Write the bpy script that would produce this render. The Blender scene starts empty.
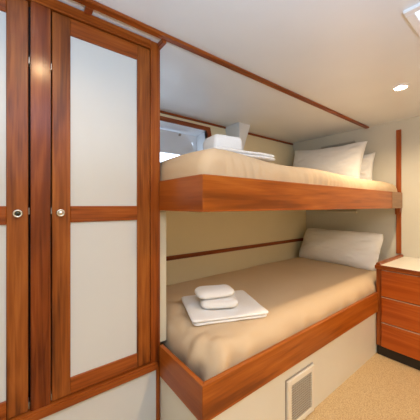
import bpy, bmesh, math, random
from mathutils import Vector, Matrix, noise
random.seed(4)
col = bpy.context.scene.collection
PI = math.pi

# ------------------------------------------------------------------ materials
def new_mat(name):
    m = bpy.data.materials.new(name); m.use_nodes = True
    nt = m.node_tree; nt.nodes.clear()
    out = nt.nodes.new('ShaderNodeOutputMaterial')
    b = nt.nodes.new('ShaderNodeBsdfPrincipled')
    nt.links.new(b.outputs[0], out.inputs[0])
    return m, nt, b

def wood(name, axis, dark=(.095,.018,.003), mid=(.26,.056,.007), light=(.38,.10,.016), rough=.3, freq=1.0, shift=0.0):
    """teak with its grain along one axis"""
    m, nt, b = new_mat(name)
    N, L = nt.nodes.new, nt.links.new
    tc = N('ShaderNodeTexCoord'); mp = N('ShaderNodeMapping')
    s = [62*freq]*3; s[axis] = 2.6*freq
    mp.inputs['Scale'].default_value = s
    mp.inputs['Location'].default_value = (shift, shift*1.7, shift*.6)
    L(tc.outputs['Object'], mp.inputs[0])
    n1 = N('ShaderNodeTexNoise'); n1.inputs['Scale'].default_value = 1.0; n1.inputs['Detail'].default_value = 5; n1.inputs['Distortion'].default_value = .9
    L(mp.outputs[0], n1.inputs['Vector'])
    mp2 = N('ShaderNodeMapping'); s2 = [9*freq]*3; s2[axis] = 1.3*freq
    mp2.inputs['Scale'].default_value = s2; mp2.inputs['Location'].default_value = (3.1+shift, 1.2, 5.5)
    L(tc.outputs['Object'], mp2.inputs[0])
    n2 = N('ShaderNodeTexNoise'); n2.inputs['Scale'].default_value = 1.0; n2.inputs['Detail'].default_value = 3; n2.inputs['Distortion'].default_value = 2.0
    L(mp2.outputs[0], n2.inputs['Vector'])
    mx = N('ShaderNodeMix'); mx.data_type = 'FLOAT'; mx.inputs[0].default_value = .5
    L(n1.outputs[0], mx.inputs[2]); L(n2.outputs[0], mx.inputs[3])
    cr = N('ShaderNodeValToRGB'); e = cr.color_ramp.elements
    e[0].position = .34; e[0].color = (*dark, 1); e[1].position = .66; e[1].color = (*light, 1)
    x = e.new(.5); x.color = (*mid, 1)
    L(mx.outputs[0], cr.inputs[0]); L(cr.outputs[0], b.inputs['Base Color'])
    b.inputs['Roughness'].default_value = rough
    b.inputs['Coat Weight'].default_value = .08; b.inputs['Coat Roughness'].default_value = .15; b.inputs['Specular IOR Level'].default_value = .25
    bp = N('ShaderNodeBump'); bp.inputs['Strength'].default_value = .06; bp.inputs['Distance'].default_value = .002
    L(n1.outputs[0], bp.inputs['Height']); L(bp.outputs[0], b.inputs['Normal'])
    return m

def plain(name, c, rough=.5, metal=0, bump=0, bscale=60, var=.0, vscale=3, coat=0):
    m, nt, b = new_mat(name); N, L = nt.nodes.new, nt.links.new
    b.inputs['Roughness'].default_value = rough; b.inputs['Metallic'].default_value = metal
    b.inputs['Coat Weight'].default_value = coat
    tc = N('ShaderNodeTexCoord')
    n = N('ShaderNodeTexNoise'); n.inputs['Scale'].default_value = vscale; n.inputs['Detail'].default_value = 4
    L(tc.outputs['Object'], n.inputs['Vector'])
    cr = N('ShaderNodeValToRGB'); e = cr.color_ramp.elements
    e[0].position = .3; e[0].color = (*[x*(1-var) for x in c], 1)
    e[1].position = .7; e[1].color = (*[min(1, x*(1+var)) for x in c], 1)
    L(n.outputs[0], cr.inputs[0]); L(cr.outputs[0], b.inputs['Base Color'])
    if bump:
        n2 = N('ShaderNodeTexNoise'); n2.inputs['Scale'].default_value = bscale; n2.inputs['Detail'].default_value = 3
        L(tc.outputs['Object'], n2.inputs['Vector'])
        bp = N('ShaderNodeBump'); bp.inputs['Strength'].default_value = bump; bp.inputs['Distance'].default_value = .01
        L(n2.outputs[0], bp.inputs['Height']); L(bp.outputs[0], b.inputs['Normal'])
    return m

def emis(name, c, s):
    m = bpy.data.materials.new(name); m.use_nodes = True; nt = m.node_tree; nt.nodes.clear()
    o = nt.nodes.new('ShaderNodeOutputMaterial'); e = nt.nodes.new('ShaderNodeEmission')
    e.inputs[0].default_value = (*c, 1); e.inputs[1].default_value = s; nt.links.new(e.outputs[0], o.inputs[0]); return m

WX, WY, WZ = wood('teak_along_x', 0), wood('teak_along_y', 1), wood('teak_along_z', 2)
WZL = wood('teak_stile', 2, dark=(.10,.023,.004), mid=(.245,.062,.009), light=(.35,.105,.018), freq=1.1, shift=2.0)
WZP = wood('teak_post', 2, dark=(.085,.014,.003), mid=(.205,.042,.007), light=(.36,.095,.017), freq=.8, shift=7.3, rough=.2)
WBX = wood('bunk_board_long', 0, dark=(.17,.038,.004), mid=(.33,.080,.008), light=(.47,.140,.020), freq=.7, rough=.3)
WBY = wood('bunk_board_short', 1, dark=(.22,.046,.006), mid=(.33,.078,.011), light=(.42,.12,.02), freq=.7, rough=.3, shift=1.1)
WD = wood('drawer_front', 1, dark=(.25,.040,.004), mid=(.40,.076,.008), light=(.52,.12,.015), freq=.6, rough=.3, shift=4.0)
WT = wood('dark_trim_x', 0, dark=(.15,.030,.007), mid=(.27,.062,.014), light=(.38,.10,.025))
WTY = wood('dark_trim_y', 1, dark=(.15,.030,.007), mid=(.27,.062,.014), light=(.38,.10,.025))
WTZ = wood('dark_trim_z', 2, dark=(.20,.040,.008), mid=(.32,.075,.016), light=(.42,.11,.028))
M_ceil = plain('ceiling_white', (.77,.785,.80), .38, var=.02, coat=.2)
M_wall = plain('cream_wall', (.84,.73,.49), .5, var=.02)
M_head = plain('pale_head_wall', (.64,.60,.50), .5, var=.02)
M_panel = plain('white_laminate', (.60,.60,.585), .42, var=.015)
M_base = plain('cream_base_panel', (.70,.66,.56), .5, var=.03)
M_counter = plain('cream_laminate', (.80,.76,.66), .3, var=.02)
M_sheet = plain('beige_sheet', (.585,.435,.28), .85, bump=.12, bscale=420, var=.03)
M_white = plain('white_cotton', (.88,.86,.83), .85, bump=.10, bscale=160, var=.015)
M_terry = plain('white_terry', (.88,.865,.855), .95, bump=.5, bscale=230, var=.02)
M_black = plain('black_plinth', (.012,.010,.009), .35, var=.2)
M_dark = plain('dark_gap', (.010,.006,.004), .8, var=.1)
M_chrome = plain('satin_nickel', (.62,.58,.52), .25, 1.0, var=.03)
M_steel = plain('dull_hinge', (.45,.44,.42), .4, 1.0, var=.03)
M_keyhole = plain('dark_button', (.05,.05,.035), .2, .8, var=.2)
M_grille = plain('grille_metal', (.46,.41,.34), .5, .1, var=.05)
M_bar = plain('grey_plastic_vent_shade', (.30,.26,.21), .5, var=.05)  # shutter catch, and the painted shade edge around the vent frame
M_barl = plain('cream_plastic', (.70,.64,.52), .5, var=.03)
M_shut = plain('grey_shutter', (.74,.76,.80), .5, var=.02)
M_lens = emis('lamp_lens', (1.0,.90,.72), 30)

def carpet():
    m, nt, b = new_mat('beige_carpet'); N, L = nt.nodes.new, nt.links.new
    tc = N('ShaderNodeTexCoord')
    n = N('ShaderNodeTexNoise'); n.inputs['Scale'].default_value = 210; n.inputs['Detail'].default_value = 3
    n2 = N('ShaderNodeTexVoronoi'); n2.inputs['Scale'].default_value = 190
    for q in (n, n2): L(tc.outputs['Object'], q.inputs['Vector'])
    mx = N('ShaderNodeMix'); mx.data_type = 'FLOAT'; mx.inputs[0].default_value = .5
    L(n.outputs[0], mx.inputs[2]); L(n2.outputs['Distance'], mx.inputs[3])
    cr = N('ShaderNodeValToRGB'); e = cr.color_ramp.elements
    e[0].position = .3; e[0].color = (.68,.50,.27, 1); e[1].position = .66; e[1].color = (.45,.30,.14, 1)
    L(mx.outputs[0], cr.inputs[0]); L(cr.outputs[0], b.inputs['Base Color'])
    b.inputs['Roughness'].default_value = .95
    bp = N('ShaderNodeBump'); bp.inputs['Strength'].default_value = .7; bp.inputs['Distance'].default_value = .008; bp.invert = True
    L(mx.outputs[0], bp.inputs['Height']); L(bp.outputs[0], b.inputs['Normal'])
    return m
M_carpet = carpet()

def glass():
    m, nt, b = new_mat('clear_glass')
    b.inputs['Roughness'].default_value = 0.0; b.inputs['IOR'].default_value = 1.02
    b.inputs['Transmission Weight'].default_value = 1.0; b.inputs['Base Color'].default_value = (1,1,1,1)
    return m
M_glass = glass()

# ------------------------------------------------------------------ helpers
def obj(name, bm, mat, parent=None, smooth=False):
    me = bpy.data.meshes.new(name)
    bm.normal_update()
    if bm.verts:
        lo = Vector([min(v.co[i] for v in bm.verts) for i in range(3)]); hi = Vector([max(v.co[i] for v in bm.verts) for i in range(3)])
        c = (lo+hi)/2
    else: c = Vector()
    for v in bm.verts: v.co -= c
    bm.to_mesh(me); bm.free()
    me.materials.append(mat)
    if smooth:
        for p in me.polygons: p.use_smooth = True
    o = bpy.data.objects.new(name, me); col.objects.link(o)
    pw = Vector()
    q = parent
    while q is not None: pw += q.location; q = q.parent
    o.parent = parent; o.location = c - pw
    return o

def thing(name, label, cat, loc, group=None):
    o = bpy.data.objects.new(name, None); o.empty_display_size = .1; col.objects.link(o)
    o.location = loc; o['label'] = label; o['category'] = cat
    if group: o['group'] = group
    return o
def tag(o, label, cat, group=None):
    o['label'] = label; o['category'] = cat
    if group: o['group'] = group
    return o
def struct(name, bm, mat, label=None):
    o = obj(name, bm, mat); o['kind'] = 'structure'
    o['label'] = label; o['category'] = name.split('_')[0]
    return o

def bx(bm, x0, x1, y0, y1, z0, z1, bev=0.0, seg=1):
    t = bmesh.new()
    bmesh.ops.create_cube(t, size=1.0)
    for v in t.verts:
        v.co = Vector((x0+(v.co.x+.5)*(x1-x0), y0+(v.co.y+.5)*(y1-y0), z0+(v.co.z+.5)*(z1-z0)))
    if bev: bmesh.ops.bevel(t, geom=list(t.edges), offset=bev, segments=seg, affect='EDGES', clamp_overlap=True)
    me = bpy.data.meshes.new('t'); t.to_mesh(me); t.free(); bm.from_mesh(me); bpy.data.meshes.remove(me)
    return bm
def box(*a, **k): return bx(bmesh.new(), *a, **k)

def prism(bm, pts, axis, a, b):
    """polygon pts (2D) extruded along an axis from a to b"""
    def mk(p, t):
        if axis == 0: return Vector((t, p[0], p[1]))
        if axis == 1: return Vector((p[0], t, p[1]))
        return Vector((p[0], p[1], t))
    A = [bm.verts.new(mk(p, a)) for p in pts]; B = [bm.verts.new(mk(p, b)) for p in pts]
    bm.faces.new(A); bm.faces.new(B[::-1]); n = len(pts)
    for i in range(n): bm.faces.new((A[i], B[i], B[(i+1) % n], A[(i+1) % n]))
    bmesh.ops.recalc_face_normals(bm, faces=list(bm.faces))
    return bm

def lathe(bm, prof, c, direction, seg=32):
    """prof = (radius, height) pairs turned about direction through c"""
    d = Vector(direction).normalized(); u = d.orthogonal().normalized(); w = d.cross(u)
    rings = []
    for r, h in prof:
        if r < 1e-6: rings.append([bm.verts.new(Vector(c)+d*h)])
        else: rings.append([bm.verts.new(Vector(c)+d*h+(u*math.cos(2*PI*i/seg)+w*math.sin(2*PI*i/seg))*r) for i in range(seg)])
    for A, B in zip(rings, rings[1:]):
        for i in range(seg):
            j = (i+1) % seg
            if len(A) == 1 and len(B) == 1: continue
            if len(A) == 1: bm.faces.new((A[0], B[i], B[j]))
            elif len(B) == 1: bm.faces.new((A[i], A[j], B[0]))
            else: bm.faces.new((A[i], A[j], B[j], B[i]))
    bmesh.ops.recalc_face_normals(bm, faces=list(bm.faces))
    return bm

def softbox(x0, x1, y0, y1, z0, z1, r, step=.025, rz=None, disp=None, bm=None):
    """rounded soft block; rz = vertical rounding, disp(p, n) -> offset vector"""
    bm = bm or bmesh.new(); rz = rz or r
    h = Vector(((x1-x0)/2, (y1-y0)/2, (z1-z0)/2)); c = Vector(((x0+x1)/2, (y0+y1)/2, (z0+z1)/2))
    n = [max(4, int(2*h[i]/step)) for i in range(3)]
    n[2] = max(n[2], 8)
    cache = {}
    R = Vector((r, r, rz))
    def vert(p):
        k = tuple(round(q, 5) for q in p)
        if k in cache: return cache[k]
        inner = Vector([max(-h[i]+R[i], min(h[i]-R[i], p[i])) for i in range(3)])
        d = Vector([(p[i]-inner[i])/R[i] for i in range(3)])
        L = d.length
        nn = d.normalized() if L > 1e-6 else Vector((0, 0, 1))
        # keep the grid evenly spread over the rounded rim
        q = inner + Vector([nn[i]*R[i] for i in range(3)]) if L > 1e-6 else p
        w = q + c
        if disp: w = w + disp(w, nn)
        cache[k] = bm.verts.new(w); return cache[k]
    def g(i, k): return -h[k] + 2*h[k]*i/n[k]
    for ax in range(3):
        a, b = [(1, 2), (0, 2), (0, 1)][ax]
        for s in (-1, 1):
            for i in range(n[a]):
                for j in range(n[b]):
                    f = []
                    for di, dj in ((0, 0), (1, 0), (1, 1), (0, 1)):
                        p = Vector((0, 0, 0)); p[ax] = s*h[ax]; p[a] = g(i+di, a); p[b] = g(j+dj, b)
                        f.append(vert(p))
                    if len(set(f)) >= 3:
                        try: bm.faces.new(f)
                        except ValueError: pass
    bmesh.ops.recalc_face_normals(bm, faces=list(bm.faces))
    return bm

def nz(p, s, seed=0): return noise.noise(Vector((p.x*s+seed, p.y*s+seed*1.7, p.z*s+seed*.3)))

def pillow(name, c, wdir, hdir, w, h, t, seed, mat, sag=.0, rnd=.0, label='', cat='pillow', group=None):
    wd = Vector(wdir).normalized(); hd = Vector(hdir).normalized(); nd = wd.cross(hd).normalized(); hd = nd.cross(wd)
    bm = bmesh.new(); N = 46
    vs = {}
    for side in (1, -1):
        for i in range(N+1):
            for j in range(N+1):
                u = -1+2*i/N; v = -1+2*j/N
                edge = i in (0, N) or j in (0, N)
                if side == -1 and edge: vs[(side, i, j)] = vs[(1, i, j)]; continue
                th = ((1-abs(u)**3.0)*(1-abs(v)**2.6))**.55
                pu = u*(1-.05*(1-v*v)) ; pv = v*(1-.09*(1-u*u)*1.0 + .03*abs(u)**4)
                pu *= 1-rnd*abs(v)**5; pv *= 1-rnd*1.6*abs(u)**7
                P = Vector(c)+wd*(pu*w/2)+hd*(pv*h/2)+nd*(side*t/2*th)
                # creases running in from the corners and ends, slumping towards the bottom
                cr = .012*noise.noise(Vector((u*2.5+seed, v*6, seed)))*(abs(u)**1.5+.25) + .006*noise.noise(Vector((u*9+seed, v*9, seed*2)))
                cr += .006*math.sin((u-v)*14+seed)*math.exp(-((abs(u)-.8)/.25)**2)*(1-abs(v)**4)
                P += nd*side*cr*(th**.5) + hd*(.012*noise.noise(Vector((u*3+seed, 3.3, seed))) if not edge else .008*noise.noise(Vector((u*5+seed, v*5, seed))))
                P -= Vector((0, 0, sag*(1-abs(v))*th))
                vs[(side, i, j)] = bm.verts.new(P)
    for side in (1, -1):
        for i in range(N):
            for j in range(N):
                f = [vs[(side, i, j)], vs[(side, i+1, j)], vs[(side, i+1, j+1)], vs[(side, i, j+1)]]
                bm.faces.new(f if side == 1 else f[::-1])
    o = obj(name, bm, mat, smooth=True)
    return tag(o, label, cat, group)

# ------------------------------------------------------------------ setting
XH = 2.77; ZC = 1.912; YH = 1.895; YL = 1.71
struct('floor', box(-1.3, XH+.05, -1.6, 2.1, -.04, 0), M_carpet, 'beige looped carpet floor beside the bunks')

# ceiling slab with an opening for the skylight
hx0, hx1, hy0, hy1 = 1.226, 1.70, -.16, .334
cb = bmesh.new()
bx(cb, -1.3, hx0, -1.6, 2.1, ZC, ZC+.05); bx(cb, hx1, XH+.05, -1.6, 2.1, ZC, ZC+.05)
bx(cb, hx0, hx1, -1.6, hy0, ZC, ZC+.05); bx(cb, hx0, hx1, hy1, 2.1, ZC, ZC+.05)
struct('ceiling', cb, M_ceil, 'smooth off-white cabin ceiling with teak strips')
wr = bmesh.new(); bx(wr, XH, XH+.05, -1.6, 2.1, 0, ZC)
struct('wall_right', wr, M_head, 'pale cream wall at the head of the bunks')
struct('wall_left', box(-1.35, -1.3, -1.6, 2.1, 0, ZC), M_wall, 'cream wall at the far left of the cabin')
struct('wall_front', box(-1.3, XH, -1.6, -1.55, 0, ZC), M_wall, 'cream wall facing the bunks')

# hull wall: upright below, leaning outwards above, with a window recess
def hullY(z): return YL if z < 1.15 else YL + (YH+.005-YL)*(z-1.15)/(ZC-1.15)
def hull_piece(bm, x0, x1, z0, z1, th=.03):
    prism(bm, [(hullY(z0), z0), (hullY(z1), z1), (hullY(z1)+th, z1), (hullY(z0)+th, z0)], 0, x0, x1)
wx0, wx1, wz0, wz1 = .60, 1.408, 1.40, 1.828
hb = bmesh.new()
hull_piece(hb, .552, XH, 0, 1.15); hull_piece(hb, .552, XH, 1.15, wz0)
hull_piece(hb, .552, wx0, wz0, wz1); hull_piece(hb, wx1, XH, wz0, wz1); hull_piece(hb, .552, XH, wz1, ZC)
struct('wall_back', hb, M_wall, 'cream hull side wall behind the bunks')
hb = bmesh.new()
# the recess: soffit, sill and two jambs around the window
RB = 2.03
prism(hb, [(hullY(wz1), wz1), (RB, wz1-.022), (RB, wz1+.01), (hullY(wz1)+.02, wz1+.03)], 0, wx0-.02, wx1+.02)
prism(hb, [(hullY(wz0), wz0), (RB, wz0), (RB, wz0-.03), (hullY(wz0)+.02, wz0-.03)], 0, wx0-.02, wx1+.02)
prism(hb, [(hullY(wz0), wz0), (hullY(wz1), wz1), (RB, wz1), (RB, wz0)], 0, wx1, wx1+.02)
prism(hb, [(hullY(wz0), wz0), (hullY(wz1), wz1), (RB, wz1), (RB, wz0)], 0, wx0-.02, wx0)
# back of the recess around the pane
bx(hb, wx0-.02, wx1+.02, RB, RB+.02, 1.74, wz1+.01)
bx(hb, 1.36, wx1+.02, RB, RB+.02, wz0-.03, 1.74)
struct('trim_9', hb, plain('recess_white', (.78,.80,.83), .4, var=.02), 'white lining of the window recess over the upper bunk')
struct('window_1', box(wx0-.02, 1.36, RB+.006, RB+.010, wz0-.03, 1.74), M_glass, 'small bright window low in the recess over the upper bunk')
# grey shutter with a rounded corner in front of the recess back
sh = bmesh.new(); pts = [(wx0+.005, 1.597), (wx0+.005, wz1-.035), (1.19, wz1-.035)]
for k in range(13):
    a = PI/2*(1-k/12); pts.append((1.19+.15*math.cos(a), wz1-.035-.15+.15*math.sin(a)))
pts += [(1.34, 1.45), (1.20, 1.45), (1.20, 1.597)]
prism(sh, pts, 1, 1.985, 1.997)
so = struct('window_2', sh, M_shut, 'pale grey shutter with rounded corner inside the window recess')
so.name = 'window_shutter'
cb = bmesh.new(); lathe(cb, [(0, .022), (.009, .022), (.012, .016), (.008, .008), (.008, 0)], (1.185, 1.985, 1.772), (0, -1, 0), 16)
o = obj('catch', cb, M_bar, so, smooth=False)

# teak strips: ceiling, hull, window surround, head wall
def trim(n, bm, m, label): return struct('trim_%d' % n, bm, m, label)
trim(1, box(-1.3, 2.765, 1.024, 1.060, ZC-.014, ZC, bev=.003), WX, 'long teak strip across the ceiling above the upper bunk')
trim(2, prism(bmesh.new(), [(YH-.012, ZC-.018), (YH+.03, ZC-.018), (YH+.03, ZC), (YH-.008, ZC)], 0, .56, 1.655), WT, 'dark teak strip where ceiling meets hull wall, left of the white knee')
trim(3, prism(bmesh.new(), [(YH-.012, ZC-.020), (YH+.03, ZC-.020), (YH+.03, ZC), (YH-.008, ZC)], 0, 1.80, 2.768), WT, 'dark teak strip where ceiling meets hull wall, right of the white knee')
fb = bmesh.new()
def hp(z, off): return (hullY(z)-off, z)
prism(fb, [hp(1.826, .014), hp(1.864, .014), hp(1.864, 0), hp(1.826, 0)], 0, .56, 1.452)
prism(fb, [hp(1.37, .014), hp(1.828, .014), hp(1.828, 0), hp(1.37, 0)], 0, 1.408, 1.452)
trim(4, fb, WT, 'teak surround of the window recess over the upper bunk')
trim(5, box(.61, XH-.002, YL-.012, YL, .728, .760, bev=.002), WT, 'dark teak strip on the wall between the two bunks')
trim(6, box(XH-.012, XH, .765, .803, .705, 1.825, bev=.002), WTZ, 'upright teak strip on the wall at the foot of the pillows')
bpy.data.objects['trim_6']['label'] = 'upright teak strip on the head wall at the end of the upper bunk'
trim(7, box(.222, .250, 1.060, 1.10, ZC-.014, ZC, bev=.002), WTY, 'short teak cross piece between ceiling strip and wardrobe')
trim(8, box(.545, .566, 1.060, 1.14, ZC-.022, ZC, bev=.002), WTY, 'short teak cross piece at the right end of the wardrobe top')

# white knee between ceiling and hull
kb = bmesh.new()
prism(kb, [(1.655, ZC), (1.805, ZC), (1.675, 1.56), (1.655, 1.56)], 1, 1.70, 1.93)
bmesh.ops.bevel(kb, geom=list(kb.edges), offset=.004, segments=2, affect='EDGES')
tag(obj('ceiling_bracket', kb, M_ceil), 'white tapered bracket between ceiling and hull wall behind the towels', 'bracket')

# ------------------------------------------------------------------ skylight
sk = thing('skylight', 'white framed skylight hatch in the ceiling, top right corner', 'skylight', ((hx0+hx1)/2, (hy0+hy1)/2, ZC))
s1 = bmesh.new(); w = .03; zt = ZC+.12
for a in ((hx0, hx0+w, hy0, hy1), (hx1-w, hx1, hy0, hy1), (hx0+w, hx1-w, hy0, hy0+w), (hx0+w, hx1-w, hy1-w, hy1)):
    bx(s1, *a, ZC-.012, zt, bev=.002)
obj('frame', s1, plain('white_hatch', (.85,.86,.88), .35), sk)
obj('pane', box(hx0+w, hx1-w, hy0+w, hy1-w, ZC+.06, ZC+.066), M_glass, sk)

# ------------------------------------------------------------------ downlights
def downlight(x, y, label, power, tint=(1.0, .66, .32)):
    t = thing('downlight', label, 'ceiling light', (x, y, ZC), 'round ceiling downlights')
    b = bmesh.new(); lathe(b, [(.034, -.004), (.036, -.008), (.046, -.006), (.048, 0), (.034, 0)], (x, y, ZC), (0, 0, 1), 40)
    obj('bezel', b, plain('bezel_white', (.8,.78,.74), .3), t, smooth=False)
    b = bmesh.new(); lathe(b, [(0, -.004), (.034, -.003), (.034, -.001)], (x, y, ZC), (0, 0, 1), 40)
    obj('lens', b, M_lens, t)
    ld = bpy.data.lights.new('downlight_lamp', 'SPOT'); ld.energy = power; ld.spot_size = math.radians(156); ld.spot_blend = .65
    ld.shadow_soft_size = .03; ld.color = tint
    l = bpy.data.objects.new('lamp_bulb', ld); col.objects.link(l); l.parent = t; l.location = (0, 0, -.02)
    return t
downlight(2.00, .556, 'small round lit downlight in the ceiling near the head wall', 33, (1.0, .77, .49))
downlight(.12, .53, 'round downlight in the ceiling in front of the wardrobe', 9)
downlight(1.05, -.55, 'added unseen fill downlight in the ceiling behind the camera', 48)  # assumed lamp out of view, added as warm fill for the bunks
downlight(2.00, -.75, 'added unseen downlight in the ceiling over the far side of the cabinet', 16)  # extra out-of-view lamp, added for more light at the head end

# ------------------------------------------------------------------ wardrobe
YW = 1.108
wd = thing('wardrobe', 'tall built-in teak wardrobe with white panelled doors', 'wardrobe', (0, 1.4, 0))
cb = bmesh.new()
bx(cb, -.62, .551, 1.150, 1.69, .02, 1.90)
obj('carcass', cb, M_dark, wd)
obj('centre_post', box(.0515, .1120, YW-.002, 1.150, .405, 1.868, bev=.003, seg=2), WZP, wd)
obj('right_stile', box(.5085, .5505, YW, 1.150, .374, ZC-.003, bev=.002), WZ, wd)
obj('plinth_post', box(.537, .5505, YW, 1.150, 0, .374), WZ, wd)
obj('left_stile', box(-.42, -.352, YW, 1.150, .0, ZC-.003, bev=.002), WZ, wd)
obj('corner_bead', box(.5510, .5600, YW+.006, 1.150, .0, ZC-.003, bev=.002), WZ, wd)
obj('cornice', box(-.62, .5085, YW-.006, 1.150, 1.868, ZC-.004, bev=.003), WX, wd)
obj('base_rail', box(-.62, .540, YW-.018, 1.150, .374, .408, bev=.006, seg=2), WX, wd)
obj('plinth_panel', box(-.62, .537, YW+.004, 1.148, 0, .374), M_panel, wd)
obj('side_panel', box(.5605, .600, 1.125, 1.69, .477, 1.112, bev=.003), plain('putty_panel', (.58,.54,.43), .5, var=.02), wd)
def wdoor(x0, x1, kx, left):
    z0, z1 = .412, 1.862; b = bmesh.new(); y0, y1 = YW, YW+.022; s = .061
    bx(b, x0, x0+s, y0, y1, z0, z1, bev=.002); bx(b, x1-s, x1, y0, y1, z0, z1, bev=.002)
    d = obj('door', b, WZL, wd)
    for a, c in ((z0, z0+.062), (1.075, 1.138), (z1-.064, z1)): obj('rail', box(x0+s, x1-s, y0+.0005, y1, a, c, bev=.0015), WX, d)
    for a, c in ((z0+.062, 1.075), (1.138, z1-.064)):
        obj('panel', box(x0+s, x1-s, y0+.008, y1-.002, a, c), M_panel, d)
    k = bmesh.new(); lathe(k, [(0.0085, .010), (.0115, .012), (.0145, .009), (.0155, .003), (.0155, 0)], (kx, y0, 1.112), (0, -1, 0), 36)
    kn = obj('knob', k, M_chrome, d, smooth=True)
    k = bmesh.new(); lathe(k, [(0, .0125), (.005, .0125), (.0085, .0095)], (kx, y0, 1.112), (0, -1, 0), 24)
    obj('knob_button', k, M_keyhole if left else M_chrome, d, smooth=True)
    hx = x1 if left else x0
    for z in (1.655, 1.12, .430):
        q = hx+.001 if left else hx-.0035
        obj('hinge', box(q, q+.0028, y0+.0005, y0+.03, z-.012, z+.012, bev=.0006), M_steel, d)
    return d
wdoor(-.344, .0445, .0145, True)
wdoor(.1165, .5055, .1435, False)

# ------------------------------------------------------------------ bunks
XB, YB = .551, .757
lb = thing('bunk_bed', 'lower bunk with teak front board and cream panelled base', 'bunk bed', (1.4, 1.2, 0))
def mitre_front(z0, z1, xe):
    return prism(bmesh.new(), [(XB, YB), (xe, YB), (xe, YB+.02), (XB+.02, YB+.02)], 2, z0, z1)
def mitre_end(z0, z1, ye):
    return prism(bmesh.new(), [(XB, YB), (XB+.02, YB+.02), (XB+.02, ye), (XB, ye)], 2, z0, z1)
def bev(b, o=.002):
    bmesh.ops.bevel(b, geom=list(b.edges), offset=o, segments=1, affect='EDGES'); return b
obj('front_board', bev(mitre_front(.333, .477, 2.205)), WBX, lb)
obj('end_board', bev(mitre_end(.333, .477, YW-.002)), WBY, lb)
obj('base_panel', box(.5605, 2.765, .777, .792, 0, .345), M_base, lb)
obj('base_end_panel', box(.5605, .590, .790, YW+.01, 0, .345), M_base, lb)
obj('mattress_board', box(.592, 2.765, .793, 1.705, .325, .350), WX, lb)
ub = thing('bunk_bed', 'upper bunk with teak front board, just under the ceiling', 'bunk bed', (1.4, 1.2, 1.118))
obj('front_board', bev(mitre_front(1.116, 1.256, 2.757)), WBX, ub)
obj('end_board', bev(mitre_end(1.116, 1.256, YW-.002)), WBY, ub)
obj('bunk_base', box(.602, 2.765, .778, 1.70, 1.125, 1.150), M_barl, ub)
obj('board_end', box(2.50, 2.7575, YB-.0025, YB+.001, 1.116, 1.2555, bev=.001), wood('pale_veneer', 0, dark=(.20,.09,.035), mid=(.29,.14,.06), light=(.36,.18,.08)), ub)
o = obj('support_bracket', prism(bmesh.new(), [(.760, 1.117), (.806, 1.117), (.803, 1.06), (.775, 1.06)], 0, 2.735, 2.7575), WTZ, ub)

# mattresses under fitted sheets
def disp_upper(p, n):
    d = Vector()
    inn = max(0, min(1, (p.y-.78)/.35))
    if p.z > 1.25:
        d.z += .018*math.sin(inn*PI/2) + .012*nz(p, 2.2, 3) + .013*math.exp(-((p.x-.74)/.20)**2)
        d.z -= .022*max(0, (p.x-1.3)/1.4)
        d.z -= .026*max(0, (.66-p.x)/.09)
    side = max(0, -n.y)
    pl = math.exp(-((p.x-.83)/.10)**2) + .35*math.exp(-((p.x-1.5)/.35)**2)
    d.y += side*.0085*math.sin(p.x*125+3*nz(p, 6, 2)+p.z*6)*pl
    d.y += side*.010*nz(p, 5, 8) 
    d.y += .010*nz(Vector((p.x, 0, p.z*.4)), 14, 5)*side
    return d
o = obj('mattress', softbox(.574, 2.762, .785, 1.70, 1.152, 1.355, .055, step=.016, rz=.075, disp=disp_upper), M_sheet, smooth=True)
tag(o, 'upper bunk mattress in a beige fitted sheet, close under the ceiling', 'mattress')
def disp_lower(p, n):
    d = Vector()
    top = max(0, n.z); side = 1-abs(n.z)
    d.z += top*(.008*nz(p, 3, 1))
    # sheet pulled in to folds around the near corner
    v = Vector((p.x-.75, p.y-.95, 0)); a = math.atan2(v.y, v.x)
    near = math.exp(-((p.x-.62)/.22)**2-((p.y-.82)/.22)**2)
    f = math.sin(a*8+4.5*nz(p, 4, 4))
    d += n*(near*.010*f*(.35+side))
    d += n*(near*.014*nz(Vector((p.x, p.y, p.z*.5)), 15, 9))
    d += n*side*.006*nz(Vector((p.x*1.2, p.y*1.2, p.z)), 9, 6)
    if n.y < -.3:
        d.y += .004*math.sin(p.x*30+5*nz(p, 3, 2))*side
    # long diagonal drag line on top near the corner
    d.z += top*.006*math.exp(-((p.x-.72)/.2)**2)*math.sin((p.x+p.y)*26)
    d.z -= .022*math.exp(-((p.x-.58)/.10)**2-((p.y-.76)/.10)**2)*(p.z > .45)
    return d
o = obj('mattress', softbox(.606, 2.762, .783, 1.70, .352, .572, .085, step=.016, rz=.080, disp=disp_lower), M_sheet, smooth=True)
tag(o, 'lower bunk mattress in a beige fitted sheet with tucked corner', 'mattress')

# pillows
pillow('pillow', (2.575, 1.255, .724), (-.08, -1, .0), (.50, 0, 1), .83, .38, .22, 1.3, M_white, rnd=.07, label='long white pillow leaning on the wall on the lower bunk', sag=.01)
pillow('pillow', (2.565, 1.385, 1.556), (0, -1, -.05), (.28, 0, 1), .78, .42, .17, 5.1, M_white, label='front white pillow of the two on the upper bunk')
pillow('pillow', (2.705, 1.275, 1.485), (0, -1, -.03), (.10, 0, 1), .63, .33, .10, 8.7, M_white, label='rear white pillow of the two on the upper bunk, against the wall')

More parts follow.
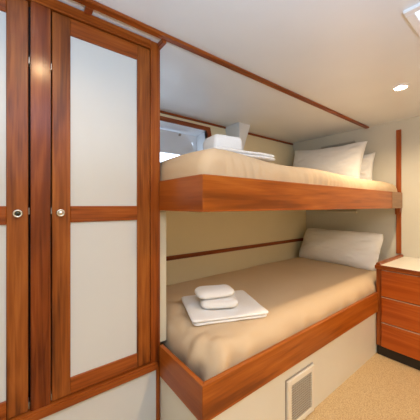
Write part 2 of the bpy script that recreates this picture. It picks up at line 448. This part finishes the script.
# ------------------------------------------------------------------ towels
def towel(name, c, a, w, d, h, layers, label, cat, group, seed, tilt=0.0, roll=False):
    """folded towel: stacked folds joined along one side"""
    bm = bmesh.new(); lh = h/layers
    for k in range(layers):
        def dp(p, n, k=k):
            q = n*(.003*nz(p, 14, seed+k))
            q.z += .005*nz(p, 7, seed)
            return q
        inset = .004*((k*7+int(seed)) % 3)
        softbox(-w/2+inset, w/2-inset*.6, -d/2+inset*.8, d/2-inset, k*lh*.97, (k+1)*lh*1.03, .045 if roll else .022, step=.012, rz=lh*.49, disp=dp, bm=bm)
    # fold spine along one long side
    M = Matrix.Translation(Vector(c)) @ Matrix.Rotation(a, 4, 'Z') @ Matrix.Rotation(tilt, 4, 'Y')
    bmesh.ops.transform(bm, matrix=M, verts=list(bm.verts))
    return tag(obj(name, bm, M_terry, smooth=True), label, cat, group)
aL = math.atan2(.819-.961, 1.001-.63)
towel('bath_towel', (.908, 1.070, .572), aL-.02, .40, .34, .034, 2, 'large folded white bath towel lying flat on the lower bunk', 'towel', 'folded bath towels', 2)
towel('hand_towel', (.868, 1.050, .607), aL-.14, .205, .15, .045, 1, 'lower of two white hand towels stacked on the lower bunk', 'towel', 'folded hand towels', 4, roll=True)
towel('hand_towel', (.862, 1.075, .652), aL+.02, .210, .13, .046, 1, 'upper of two white hand towels stacked on the lower bunk', 'towel', 'folded hand towels', 6, roll=True)
towel('bath_towel', (.945, 1.04, 1.382), -.10, .40, .30, .034, 2, 'large folded white bath towel lying flat on the upper bunk', 'towel', 'folded bath towels', 12)
towel('hand_towel', (.872, 1.02, 1.416), -.12, .190, .15, .078, 1, 'puffy folded white hand towel on top of the upper bunk bath towel', 'towel', 'folded hand towels', 14, tilt=-.03)

# ------------------------------------------------------------------ wall bars at the head end
def wall_bar(y0, y1, z0, z1, m, label):
    t = thing('reading_light', label, 'light', (XH, (y0+y1)/2, (z0+z1)/2), 'slim bars on the head wall')
    obj('housing', box(XH-.032, XH, y0, y1, z0, z1, bev=.005, seg=2), m, t)
    obj('diffuser', box(XH-.036, XH-.031, y0+.012, y1-.012, z0+.005, z1-.005, bev=.002), m, t)
    for y in (y0-.004, y1-.004):
        obj('end_cap', box(XH-.034, XH, y, y+.008, z0-.001, z1+.001, bev=.002), m, t)
wall_bar(1.16, 1.50, 1.780, 1.798, plain('taupe_plastic', (.50,.45,.37), .5, var=.05), 'slim grey bar fixed to the head wall above the upper pillows')
wall_bar(1.14, 1.47, 1.062, 1.085, M_barl, 'slim cream bar fixed to the head wall under the upper bunk')

# ------------------------------------------------------------------ vent grille in the bunk base
vg = thing('vent_grille', 'square cream vent grille set in the lower bunk base', 'vent', (1.2, .777, .14))
fx0, fx1, fz0, fz1 = 1.080, 1.322, .008, .262; ix0, ix1, iz0, iz1 = 1.113, 1.297, .036, .230
fb = bmesh.new()
bx(fb, fx0, ix0, .764, .777, fz0, fz1, bev=.003); bx(fb, ix1, fx1, .764, .777, fz0, fz1, bev=.003)
bx(fb, ix0-.002, ix1+.002, .7645, .777, fz0, iz0, bev=.003); bx(fb, ix0-.002, ix1+.002, .7645, .777, iz1, fz1, bev=.003)
obj('frame', fb, plain('vent_frame_cream', (.74,.68,.57), .4), vg)
obj('shade_edge', box(fx0-.006, fx1-.002, .7735, .777, fz0, fz1+.007), M_bar, vg)  # dark offset box paints the thin shadow left of and above the frame
obj('backing', box(ix0, ix1, .7755, .7765, iz0, iz1), M_dark, vg)
gb = bmesh.new()
n = 15
for i in range(n):
    z = iz0+(i+.5)*(iz1-iz0)/n
    prism(gb, [(.7665, z-.0026), (.7690, z-.0022), (.7690, z+.0022), (.7665, z+.0018)], 0, ix0, ix1)
for i in range(10):
    x = ix0+(i+.5)*(ix1-ix0)/10; bx(gb, x-.0012, x+.0012, .769, .7715, iz0, iz1)
obj('mesh', gb, M_grille, vg)

# ------------------------------------------------------------------ chest of drawers
XC = 2.214; yL = .772; yR = .12
cd = thing('drawer_cabinet', 'low teak chest of drawers with cream top at the bunk foot', 'cabinet', (2.49, .45, 0))
cd['label'] = 'low built-in teak drawer cabinet with cream top beside the lower bunk'
obj('carcass', box(XC+.004, XH-.002, yR, yL-.001, .076, .660), WZ, cd)
obj('corner_stile', box(XC-.002, XC+.02, .737, yL, .074, .662, bev=.002), WZ, cd)
obj('plinth', box(XC+.012, XH-.002, yR, yL-.004, 0, .076), M_black, cd)
for i, (a, b) in enumerate(((.458, .655), (.265, .453), (.078, .260))):
    d = obj('drawer', box(XC-.014, XC+.004, yR+.01, .7345, a, b-.004, bev=.002), WD, cd)
    obj('drawer_lit_edge', box(XC-.016, XC+.003, yR+.01, .7345, b-.0045, b-.0015, bev=.0008), plain('lit_edge_paint', (.62,.38,.25), .4), d)  # pale strip colours in the light caught along the drawer's top edge
obj('countertop', box(XC-.010, XH-.002, yR, .745, .660, .686), M_counter, cd)
obj('front_edging', box(XC-.026, XC-.010, yR, .775, .658, .690, bev=.004, seg=2), WY, cd)
obj('side_rail', box(XC-.010, XH-.013, .745, .773, .660, .704, bev=.005, seg=2), WX, cd)

# ------------------------------------------------------------------ light and camera
al = bpy.data.lights.new('cool_ceiling_fill', 'AREA'); al.shape = 'DISK'; al.size = .35; al.energy = 38; al.color = (.47, .70, 1.0)  # unseen cool fill added to light the ceiling, standing in for bounced flash
ao = bpy.data.objects.new('cool_ceiling_fill', al); col.objects.link(ao); ao.location = (.0, -.50, 1.22); ao.rotation_euler = (PI, 0, 0)
w = bpy.data.worlds.new('World'); bpy.context.scene.world = w; w.use_nodes = True
bg = w.node_tree.nodes['Background']; bg.inputs[0].default_value = (.72, .84, 1.0, 1); bg.inputs[1].default_value = 2.6
cam = bpy.data.cameras.new('camera'); cam.lens = 255.567/420*36; cam.sensor_width = 36; cam.shift_y = -4.48/420; cam.clip_start = .02
co = bpy.data.objects.new('camera', cam); col.objects.link(co)
co.location = (0, 0, 1.14); co.rotation_euler = (PI/2, 0, math.radians(52.283-90))
sc = bpy.context.scene; sc.camera = co
sc.view_settings.view_transform = 'Standard'; sc.view_settings.look = 'None'; sc.view_settings.gamma = 1; sc.view_settings.exposure = 0.42
sc.view_settings.use_curve_mapping = False
